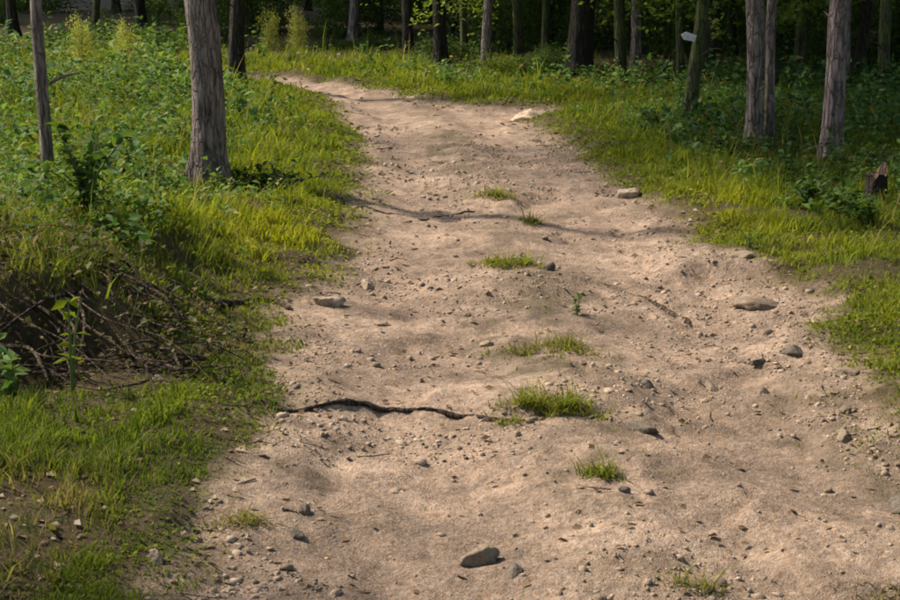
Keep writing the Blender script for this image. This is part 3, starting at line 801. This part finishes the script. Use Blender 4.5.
# leafy herbs of the wood floor
x, y = wedge(30000, 5.9, 34, 0.6, 1.6)
s = edge_sd(x, y); pat = fbm(x * .9, y * .9, 3, 95)
dens = np.where(x < 0, sstep(0.35, 1.3, s) * sstep(6.0, 7.0, y), sstep(0.45, 1.0, s) * sstep(8.2, 10.0, y))
edge_y = np.interp(x, [-9, -4.5, -3.5, -0.8, 0, 1.6, 2.4, 6, 9], [27, 27, 24.6, 23.8, 19.6, 18.7, 17.9, 16.9, 16.4])
dens = dens * (0.25 + 0.75 * sstep(-0.15, 0.12, pat)) * (1 - .93 * sstep(-.3, .8, y - edge_y))
dens = dens * np.where((x < -.4) & (x > -4.2) & (y > 20.5), .08, 1.0)
dens = dens * (1 - .85 * np.exp(-(((x - 2.65) / .7) ** 2 + ((y - 11.5) / .9) ** 2)))
keep = rng.random(len(x)) < dens * (1 - bare(x, y))
x, y, s = x[keep], y[keep], s[keep]; z = height(x, y, s); n = len(x)
szv = np.minimum(1.45, np.exp(1.6 * fbm(x * 2.2, y * 2.2, 3, 171) + rng.normal(0, .22, n)))
ph = szv * (0.07 + 0.14 * sstep(.4, 2.2, s)) * rng.uniform(.5, 1.5, n) * (1 + .5 * (pat[keep] + .2))
L = 9
f = (np.arange(L) + 0.6) / L
lp = np.stack([np.repeat(x, L), np.repeat(y, L), np.repeat(z, L) + np.repeat(ph, L) * np.tile(f, n)], 1) + rng.normal(0, .012, (n * L, 3))
v, t, vp = leaf_quads(lp, np.repeat(szv * (0.026 + 0.0020 * y) * rng.uniform(.7, 1.35, n), L) * rng.uniform(.7, 1.2, n * L), rng, 0.42, 0.6, 0.12)
me = new_mesh("herb_carpet", v, tris=t)
dr = np.where(rng.random(n * L) < 0.07, 0.8, 0.0); attr(me, "dry", np.repeat(dr, vp))
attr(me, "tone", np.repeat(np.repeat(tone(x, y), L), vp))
o = link("herb_carpet", me, M["herb"]); tag(o, "leafy green herbs covering the wood floor beside the path", "undergrowth", None, "stuff")

# dead leaves
x, y = wedge(26000, 2.6, 30, 0.4, 1.4)
s = edge_sd(x, y)
lit = 0.08 + .5 * bare(x, y) + 0.22 * sstep(.03, .2, fbm(x * 1.9, y * 1.9, 3, 151)) + 0.40 * np.exp(-((s - 0.02) / 0.15) ** 2) + 0.9 * ((x > 0) * np.exp(-(((x - 2.65) / .8) ** 2 + ((y - 11.5) / 1.1) ** 2))) + 0.6 * np.exp(-((y - 5.85) / .5) ** 2) * (x < -.9) + 0.8 * sstep(4.5, 4.0, y) * sstep(-.9, -1.05, x) + .25 * (s > 1)
keep = rng.random(len(x)) < lit
x, y, s = x[keep], y[keep], s[keep]; n = len(x); z = height(x, y, s)
v, t, vp = leaf_quads(np.stack([x, y, z + 0.006], 1), (0.018 + .0022 * y) * rng.uniform(.6, 1.4, n), rng, 0.12, 0.6, 0.06)
o = link("leaf_litter", new_mesh("leaf_litter", v, tris=t), M["litter"]); tag(o, "brown dead leaves scattered over path edges and wood floor", "leaf litter", None, "stuff")

# bits of dry twig
tv, tf, off = [], [], 0
x, y = wedge(1500, 2.8, 16, .4, .9); s = edge_sd(x, y)
keep = rng.random(len(x)) < (.05 + .5 * np.exp(-((s - .05) / .25) ** 2) + .5 * np.exp(-(((x - 2.65) / .8) ** 2 + ((y - 11.5) / 1.1) ** 2)))
x, y, s = x[keep], y[keep], s[keep]; z = height(x, y, s)
for k in range(len(x)):
    a_ = rng.random() * 6.28; L_ = rng.uniform(.025, .10) * (1 + .05 * y[k]); d_ = np.array([math.cos(a_), math.sin(a_), rng.normal(0, .08)])
    b_ = np.array([x[k], y[k], z[k] + .004]); m_ = b_ + d_ * L_ * .5 + rng.normal(0, .05, 3) * L_
    v_, f_ = tube([b_, m_, b_ + d_ * L_], [.0022 + .0002 * y[k], .002 + .0002 * y[k], .001], 4, .2, k)
    tv.append(v_); tf += [tuple(q + off for q in t_) for t_ in f_]; off += len(v_)
o = link("twig_litter", new_mesh("twig_litter", np.concatenate(tv), faces=tf), M["twig"]); tag(o, "short bits of dry twig strewn along the path edges", "twigs", None, "stuff")

# loose gravel and crumbs of earth
ico_v = np.array([(0, 0, 1), (.89, 0, .45), (.28, .85, .45), (-.72, .53, .45), (-.72, -.53, .45), (.28, -.85, .45), (.72, .53, -.45), (-.28, .85, -.45), (-.89, 0, -.45), (-.28, -.85, -.45), (.72, -.53, -.45), (0, 0, -1)])
ico_f = np.array([(0, 1, 2), (0, 2, 3), (0, 3, 4), (0, 4, 5), (0, 5, 1), (1, 6, 2), (2, 7, 3), (3, 8, 4), (4, 9, 5), (5, 10, 1), (6, 7, 2), (7, 8, 3), (8, 9, 4), (9, 10, 5), (10, 6, 1)])
x, y = wedge(80000, 2.8, 15, 0.2, 0.6)
s = edge_sd(x, y); pat = fbm(x * 1.6, y * 1.6, 4, 120)
keep = (s < 0.06) & (rng.random(len(x)) < 0.05 + 0.95 * sstep(-.02, .20, pat + 0.10 * sstep(.6, 1.3, x) + .16 * np.exp(-(((x - 1.4) / .35) ** 2 + ((y - 5.0) / 1.1) ** 2)) + .12 * sstep(-.3, -.05, s)))
x, y, s = x[keep], y[keep], s[keep]; n = len(x); z = height(x, y, s)
sz = (0.0026 + 0.00022 * y) * np.exp(rng.normal(0, .55, n)); sz = np.clip(sz * np.where(rng.random(n) < .03, 2.2, 1), .0015, .02)
vv = ico_v[None] * sz[:, None, None] * rng.uniform(.55, 1.25, (n, 12, 1)) * np.stack([rng.uniform(.8, 1.5, n), rng.uniform(.8, 1.3, n), rng.uniform(.45, .9, n)], 1)[:, None, :]
ca, sa = np.cos(rng.random(n) * 6.28), np.sin(rng.random(n) * 6.28)
vv = np.stack([vv[..., 0] * ca[:, None] - vv[..., 1] * sa[:, None], vv[..., 0] * sa[:, None] + vv[..., 1] * ca[:, None], vv[..., 2]], -1)
vv = vv + np.stack([x, y, z + sz * .2], 1)[:, None, :]
tf = (np.arange(n) * 12)[:, None, None] + ico_f[None]
o = link("gravel", new_mesh("gravel", vv.reshape(-1, 3), tris=tf.reshape(-1, 3)), M["pebble"]); tag(o, "loose tan gravel and crumbs scattered over the path", "gravel", None, "stuff")

# ------------------------------------------------------------------ stones, each its own thing
STONES = [  # x, y, (half sizes), material, seed, label
    (-0.59, 6.98, (.085, .06, .05), "stone_pale", 1, "flat tan stone at left path edge, nearer of the pale pair"),
    (-0.42, 7.42, (.055, .045, .045), "stone_pale", 2, "round pale stone at left path edge, farther of the pale pair"),
    (1.50, 7.06, (.13, .08, .045), "stone_brown", 3, "broad brown stone slab half buried at right path edge"),
    (1.56, 7.82, (.10, .07, .05), "stone_brown", 4, "brown stone under the grass lip, behind the broad slab"),
    (1.22, 10.2, (.11, .08, .06), "stone_pale", 5, "pale wedge-shaped stone at the right verge by the yellow grass"),
    (0.84, 15.6, (.20, .16, .13), "stone_bright", 6, "broad pale stone at mouth of the spur"),
    (0.52, 7.84, (.045, .04, .04), "stone_dark", 7, "small dark stone touching the bright grass tuft mid path"),
    (0.68, 5.09, (.065, .05, .046), "stone_dark", 8, "dark lumpy stone right of the largest tuft"),
    (0.53, 4.33, (.020, .018, .016), "stone_dark", 9, "little dark pebble below the small neat tuft"),
    (0.085, 3.93, (.050, .034, .040), "stone_brown", 10, "angular tan stone casting dark shadow, front centre of path"),
    (0.17, 3.80, (.05, .025, .018), "stone_dark", 11, "low dark stone right of the angular tan front stone"),
    (1.34, 4.23, (.050, .05, .045), "stone_dark", 12, "round dark stone at right picture edge near the front"),
    (1.42, 6.05, (.05, .04, .038), "stone_dark", 13, "dark stone at right, largest of the row of small ones"),
    (1.27, 6.00, (.042, .03, .026), "stone_dark", 14, "dark stone second in the right-hand row"),
    (1.22, 5.62, (.035, .026, .022), "stone_brown", 15, "brown stone just nearer than the right-hand row"),
    (1.05, 5.79, (.065, .03, .022), "stone_brown", 16, "long low brown stone at left end of the right-hand row"),
    (0.77, 5.63, (.035, .026, .026), "stone_dark", 17, "lone dark stone right of the centre strip"),
    (1.57, 5.72, (.07, .035, .028), "stone_brown", 18, "flat brown stone against the right grass edge"),
    (1.42, 5.18, (.04, .03, .024), "stone_brown", 19, "small brown stone in rubble at right edge"),
    (1.33, 4.85, (.06, .03, .025), "stone_brown", 20, "low brown stone in front of the right rubble"),
    (-0.79, 3.76, (.034, .026, .028), "stone_pale", 21, "bright pale stone in dry grass at lower left"),
    (-1.02, 3.66, (.03, .024, .024), "stone_pale", 22, "pale stone in the lower left corner grass"),
    (-1.10, 5.42, (.028, .022, .02), "stone_pale", 23, "pale stone on the green patch below the brambles"),
    (-0.17, 4.55, (.035, .024, .02), "stone_brown", 24, "brown stone on left wheel track, below the long root"),
    (-0.43, 4.22, (.028, .022, .024), "stone_dark", 25, "upper of two small dark stones at lower left of path"),
    (-0.44, 4.06, (.042, .022, .018), "stone_dark", 26, "lower of two small dark stones at lower left of path"),
    (0.16, 6.35, (.045, .03, .022), "stone_brown", 27, "brown stone beside the wide dark tuft"),
    (-0.31, 6.62, (.05, .03, .022), "stone_brown", 28, "brown stone on left track nearer than the pale pair"),
]
for x, y, sz, mt, sd, lab in STONES:
    sz = tuple(v * (1.25 if sd == 10 else 1.08) for v in sz)
    o = link("stone", rock_mesh("stone", sz, sd), M[mt], loc=(x, y, gz(x, y) + sz[2] * (-.25 if sd == 8 else .05)), rot=(0.1 * math.sin(sd), 0.12 * math.cos(sd * 2), sd * 0.7 if sz[0] < .09 else 0.2 * math.sin(sd)))
    tag(o, lab, "stone", "stones on and beside the path")

# ------------------------------------------------------------------ tufts growing in the path
TUFTS = [  # x, y, rx, ry, height, blades, dry, label
    (0.33, 7.95, .17, .12, .060, 800, .15, "bright green grass tuft mid path beside a small dark stone"),
    (0.42, 6.22, .27, .12, .045, 1000, .5, "wide dark grass tuft mid path below the sprouting weed"),
    (0.50, 9.30, .09, .08, .055, 300, .35, "small round tuft behind the bright green one"),
    (0.31, 10.2, .20, .10, .055, 500, .35, "dull olive tuft at end of the far root"),
    (0.36, 5.20, .20, .09, .070, 1100, .12, "largest green tuft, in line with the long dark root"),
    (0.47, 4.52, .09, .05, .045, 420, .10, "small neat green tuft in front of the largest one"),
    (0.64, 3.70, .11, .06, .040, 260, .55, "thin greyish tuft at bottom of path"),
    (1.12, 3.66, .15, .06, .035, 320, .65, "thin olive tuft at bottom right of path"),
    (0.12, 3.55, .10, .04, .03, 200, .6, "sparse grass wisp at bottom centre of path"),
    (-0.60, 4.08, .11, .07, .038, 300, .6, "dull half-dry tuft spilling onto path from lower left verge"),
]
for k, (x, y, rx, ry, h, nb, dr, lab) in enumerate(TUFTS):
    r2 = np.random.default_rng(500 + k)
    nc = 16; cc = r2.normal(0, .5, (nc, 2)); cw = r2.uniform(.3, 1, nc); ci = r2.choice(nc, nb, p=cw / cw.sum())
    px = (cc[ci, 0] + r2.normal(0, .13, nb)) * rx; py = (cc[ci, 1] + r2.normal(0, .17, nb)) * ry
    zz = height(x + px, y + py) - gz(x, y)
    wide = np.where(r2.random(nb) < .2, 1.1, 1.0); px = px * wide; py = py * wide
    fall = np.exp(-(px / rx) ** 2 - (py / ry) ** 2) * (.4 + .9 * cw[ci])
    nb = int(nb * .7); px, py, zz, fall = px[:nb], py[:nb], zz[:nb], fall[:nb]; dr = dr + .18
    v, t, vp = blades(np.stack([px, py, zz - .004], 1), h * (.25 + .8 * fall) * np.exp(r2.normal(-.1, .45, nb)), (0.002 + .00045 * y) * r2.uniform(.7, 1.3, nb), r2.uniform(.3, 1.7, nb), r2, segs=3)
    me = new_mesh("grass_tuft", v, tris=t); attr(me, "dry", np.repeat(np.where(r2.random(nb) < dr, .8, .05), vp))
    o = link("grass_tuft", me, M["grass"], loc=(x, y, gz(x, y))); tag(o, lab, "grass tuft", "tufts growing in the path")

# ------------------------------------------------------------------ weeds with stems and leaves
def weed(x, y, h, nleaf, size, seed, label, mat="herb", name="weed", cat="plant", spread=0.06, nst=3):
    root = link(name, None, loc=(x, y, gz(x, y))); tag(root, label, cat)
    r2 = np.random.default_rng(seed)
    for sidx in range(nst):
        e = np.array([r2.normal(0, spread), r2.normal(0, spread), h * r2.uniform(.7, 1.1)])
        pts = curve_pts([(0, 0, -.02), e * np.array([.3, .3, .5]), e], 9)
        v, f = tube(pts, np.linspace(.006, .002, 9) * (h / .3 + .3), 5, .05, seed + sidx)
        st = link("stem", new_mesh("stem", v, faces=f), M["stem"], root)
        idx = r2.integers(2, 9, nleaf); P = pts[idx]
        v, t, vp = leaf_quads(P, size * r2.uniform(.6, 1.2, nleaf), r2, .4, .5, .12)
        me = new_mesh("foliage", v, tris=t); attr(me, "dry", np.zeros(len(v)))
        link("foliage", me, M[mat], root)
    return root
weed(0.60, 6.88, .11, 9, .035, 1, "small upright weed sprouting mid path", "shrub", spread=.02)
weed(-1.36, 5.2, .34, 8, .07, 2, "tall pale green stem with narrow leaves before the dark hollow", "moss", spread=.03, nst=2)
weed(-1.72, 7.0, .42, 46, .07, 3, "dark leafy shrub rising from the brambles on left bank", "shrub", "small_shrub", "shrub", .13, 6)
weed(-1.58, 5.25, .22, 18, .06, 4, "broad-leaved plant in dark hollow at left edge", "herb", spread=.09, nst=4)
weed(-1.85, 7.6, .30, 30, .06, 5, "yellow-green herb clump between dark shrub and slender grey tree", "moss", spread=.16, nst=6)
weed(1.62, 8.0, .14, 12, .035, 6, "tufted weed on the grass lip above brown stone", "moss", spread=.05, nst=4)
weed(2.25, 9.4, .24, 40, .06, 7, "dark low plant in the right verge below the stump", "shrub", spread=.16, nst=6)
weed(2.48, 8.75, .2, 50, .06, 8, "dark spreading plant at right edge below the stump", "shrub", spread=.22, nst=8)

for k, (x, y, lab) in enumerate([(-1.30, 10.15, "dark ivy-like plant added for shade at right foot of the large left tree"), (-2.15, 10.05, "dark ivy-like plant added for shade at left foot of the large left tree"),  # this pair is added to stand in for shade round the trunk
        (2.66, 11.75, "dark low plant between twin-stemmed brown tree and pinkish tree"), (3.05, 10.6, "dark low plant at right foot of the pinkish tree"), (2.2, 11.8, "dark low plant left of the twin-stemmed brown tree"),
        (2.05, 14.0, "dark low plant at left foot of the marker tree")]):
    weed(x, y, .18, 36, .06, 60 + k, lab, "bramble", spread=.24, nst=10)
# ------------------------------------------------------------------ roots and fallen wood
def stick(name, ctrl, r0, r1, mat, label, cat, seed, n=40, group=None, sink=0.3, twigs=0):
    c = np.array([(x, y, 0) for x, y in ctrl]); p = curve_pts(c, n)
    r2 = np.random.default_rng(seed)
    p[:, 1] += .05 * fbm(np.linspace(0, 7, n), np.full(n, 2.), 3, seed + 4); p[:, 0] += .012 * np.sin(np.linspace(0, 9, n) + seed); p[:, 1] += .012 * np.cos(np.linspace(0, 11, n) + seed)
    rad = np.interp(np.linspace(0, 1, n), [0, .15, .6, 1], [r1, r0, r0 * .85, r1]) * (1 + .25 * fbm(np.linspace(0, 8, n), np.zeros(n), 2, seed))
    zz = height(p[:, 0], p[:, 1])
    zz = np.convolve(np.pad(zz, 3, mode='edge'), np.ones(7) / 7, 'valid')
    p[:, 2] = zz + rad * (1 - sink) - (0.012 * np.abs(fbm(np.linspace(0, 7, n), np.ones(n), 3, seed + 2)) * 2.5 if sink > .5 else 0)
    rad = rad * (1 + 1.1 * fbm(np.linspace(0, 22, n), np.full(n, 5.), 3, seed + 1))
    o0 = p[0].copy(); o0[2] = zz[0]
    v, f = tube(p - o0, rad, 9, .18, seed)
    me = new_mesh(name, v, faces=f); me.polygons.foreach_set("use_smooth", np.ones(len(me.polygons), bool))
    o = link(name, me, M[mat], loc=tuple(o0)); tag(o, label, cat, group)
    return o
stick("exposed_root", [(-0.86, 5.08), (-0.66, 5.14), (-0.50, 5.22), (-0.34, 5.31), (-0.15, 5.31), (0.02, 5.26), (0.18, 5.16), (.36, 5.14), (.52, 5.16), (.64, 5.1)], .0125, .003, "root",
      "long dark root crossing the near path from the left grass", "root", 1, 150, None, .8)
stick("exposed_root", [(-0.80, 10.15), (-0.70, 9.9), (-0.52, 9.56), (-0.25, 9.54), (0.0, 9.66), (0.22, 9.82)], .014, .004, "root",
      "far dark root curving in from the left grass", "root", 2, 120, None, .95)
stick("exposed_root", [(0.90, 7.6), (1.02, 7.25), (1.12, 6.95), (1.17, 6.72)], .014, .004, "twig",
      "brown root running lengthways on right half of path", "root", 3, 60, None, .8)
stick("fallen_branch", [(-2.5, 9.0), (-2.25, 9.6), (-2.05, 10.1), (-1.86, 10.6)], .045, .02, "bark_green",
      "mossy fallen branch slanting to the foot of the large left tree", "branch", 4)
stick("fallen_branch", [(-1.95, 10.65), (-1.8, 10.5), (-1.65, 10.45), (-1.5, 10.55)], .035, .015, "twig",
      "pale curved branch lying before the large left tree", "branch", 5)
stick("fallen_branch", [(-1.15, 6.5), (-.98, 6.75), (-.84, 6.9), (-.74, 6.8)], .018, .006, "twig",
      "pale dry stick bordering the left path edge beside the pale stones", "branch", 6)

# dry bramble tangle hanging over the eroded bank
br = link("bramble", None, loc=(-1.75, 6.2, gz(-1.75, 6.2))); tag(br, "tangle of dry brown bramble stems over the eroded left bank", "bramble")
r2 = np.random.default_rng(9); bl = np.array(br.location)
for k in range(150):
    x0 = r2.uniform(-2.5, -0.85); y0 = r2.uniform(5.5, 6.5); z0 = gz(x0, y0)
    a = r2.normal(-0.9, .75); L = r2.uniform(.4, 1.0); sx = r2.choice([-1, 1], p=[.35, .65])
    ex, ey = min(x0 + sx * L * abs(math.cos(a)), -0.72), max(y0 - L * r2.uniform(.25, .8), 5.12 + .3 * r2.random())
    if x0 + sx * L * abs(math.cos(a)) > -0.72: continue
    ez = gz(ex, ey) + r2.uniform(.0, .07); mx, my = (x0 + ex) / 2, (y0 + ey) / 2
    mz = max(gz(mx, my), (z0 + ez) / 2) + r2.uniform(-.02, .06)
    p = curve_pts([(x0, y0, z0 - .01), ((x0 + mx) / 2 + r2.normal(0, .06), (y0 + my) / 2 + r2.normal(0, .05), max((z0 + mz) / 2, gz((x0 + mx) / 2, (y0 + my) / 2)) + r2.uniform(0, .04)), (mx + r2.normal(0, .05), my, mz), ((mx + ex) / 2 + r2.normal(0, .06), (my + ey) / 2 + r2.normal(0, .05), max((mz + ez) / 2, gz((mx + ex) / 2, (my + ey) / 2)) + r2.uniform(0, .03)), (ex, ey, ez)], 22) - bl
    q_ = curve_pts([(x0, y0, z0 - .02), ((x0 + mx) / 2, (y0 + my) / 2, (z0 + mz) / 2 + .05), (mx, my, mz), ((mx + ex) / 2, (my + ey) / 2, (mz + ez) / 2 + .03), (ex, ey, ez)], 16) - bl
    r = .003 + .010 * r2.random() ** 2.2
    v, f = tube(p, np.linspace(r, r * .35, 22), 5, .3, k)
    link("stem", new_mesh("stem", v, faces=f), M["twig"] if k % 3 else M["root"], br)
nb = 900
x = -2.4 + 1.6 * r2.random(nb) ** 1.5; y = r2.uniform(5.5, 6.4, nb)
v, t, vp = leaf_quads(np.stack([x, y, height(x, y) + r2.uniform(.02, .2, nb)], 1) - bl, r2.uniform(.02, .05, nb), r2, .5, .6, .12)
me = new_mesh("foliage", v, tris=t); attr(me, "dry", np.where(r2.random(len(v)) < .5, .9, 0)); link("foliage", me, M["bramble"], br)

# brushwood around the right-hand trees: a few thin stems
for k, (x0, y0, x1, y1, lab) in enumerate([
        (2.45, 12.2, 3.1, 11.5, "thin dry stick lying between twin-stemmed and pinkish trees"),
        (2.8, 11.3, 3.5, 11.0, "dry stick lying in front of the pinkish tree"),
        (2.1, 12.5, 2.6, 12.1, "dry stick left of the twin-stemmed brown tree")]):
    stick("fallen_stick", [(x0, y0), ((x0 + x1) / 2 + .05, (y0 + y1) / 2 + .06), (x1, y1)], .016, .006, "twig", lab, "branch", 30 + k, 24, None, -1.0)

# ------------------------------------------------------------------ stump and marker
st = link("tree_stump", None, loc=(2.72, 9.5, gz(2.72, 9.5))); tag(st, "small dark broken stump at right edge of the verge", "stump")
seg = 16; rows = []; ang = np.arange(seg) / seg * 6.283
zs = [-.08, 0, .05, .1, .15, .19]
for i, zv in enumerate(zs):
    rr = .062 * (1 + .6 * math.exp(-max(zv, 0) / .05)) * (1 + .35 * fbm(ang * 1.4 + 3, np.full(seg, zv * 6), 2, 4))
    top = (0.05 * np.sin(ang + 1) + .03 * np.sin(ang * 3)) if i == len(zs) - 1 else 0
    rows.append(np.stack([np.cos(ang) * rr, np.sin(ang) * rr, np.full(seg, zv) + top], 1))
vv = np.concatenate(rows + [np.array([[0, 0, .14]])])
fs = [(i * seg + k, i * seg + (k + 1) % seg, (i + 1) * seg + (k + 1) % seg, (i + 1) * seg + k) for i in range(len(zs) - 1) for k in range(seg)]
body = new_mesh("trunk", vv[:-1], faces=fs); link("trunk", body, M["bark_dark"], st)
cap = new_mesh("broken_top", np.concatenate([rows[-1], vv[-1:]]), faces=[(k, (k + 1) % seg, seg) for k in range(seg)]); link("broken_top", cap, M["twig"], st)

# small white marker: an arrow-ended board nailed to the thin tree
bx = [(-.085, .0), (-.045, .038), (.06, .030), (.06, -.030), (-.045, -.038)]
vs = [(a, 0.0, b) for a, b in bx] + [(a, .012, b) for a, b in bx]
fs = [(0, 1, 2, 3, 4), (9, 8, 7, 6, 5)] + [(k, (k + 1) % 5 + 0, (k + 1) % 5 + 5, k + 5) for k in range(5)]
mk = link("trail_marker", None, loc=(2.255, 14.31, gz(2.29, 14.4) + 0.82), rot=(0.1, 0.25, 0.1)); tag(mk, "small white marker board fixed to the thin dark tree", "marker")
link("board", new_mesh("board", vs, faces=fs), M["white_paint"], mk)
for dx in (-.02, .04):
    v, f = tube([(dx, -.004, 0), (dx, .03, 0)], [.005, .004], 8); link("nail", new_mesh("nail", v, faces=f), M["root"], mk)
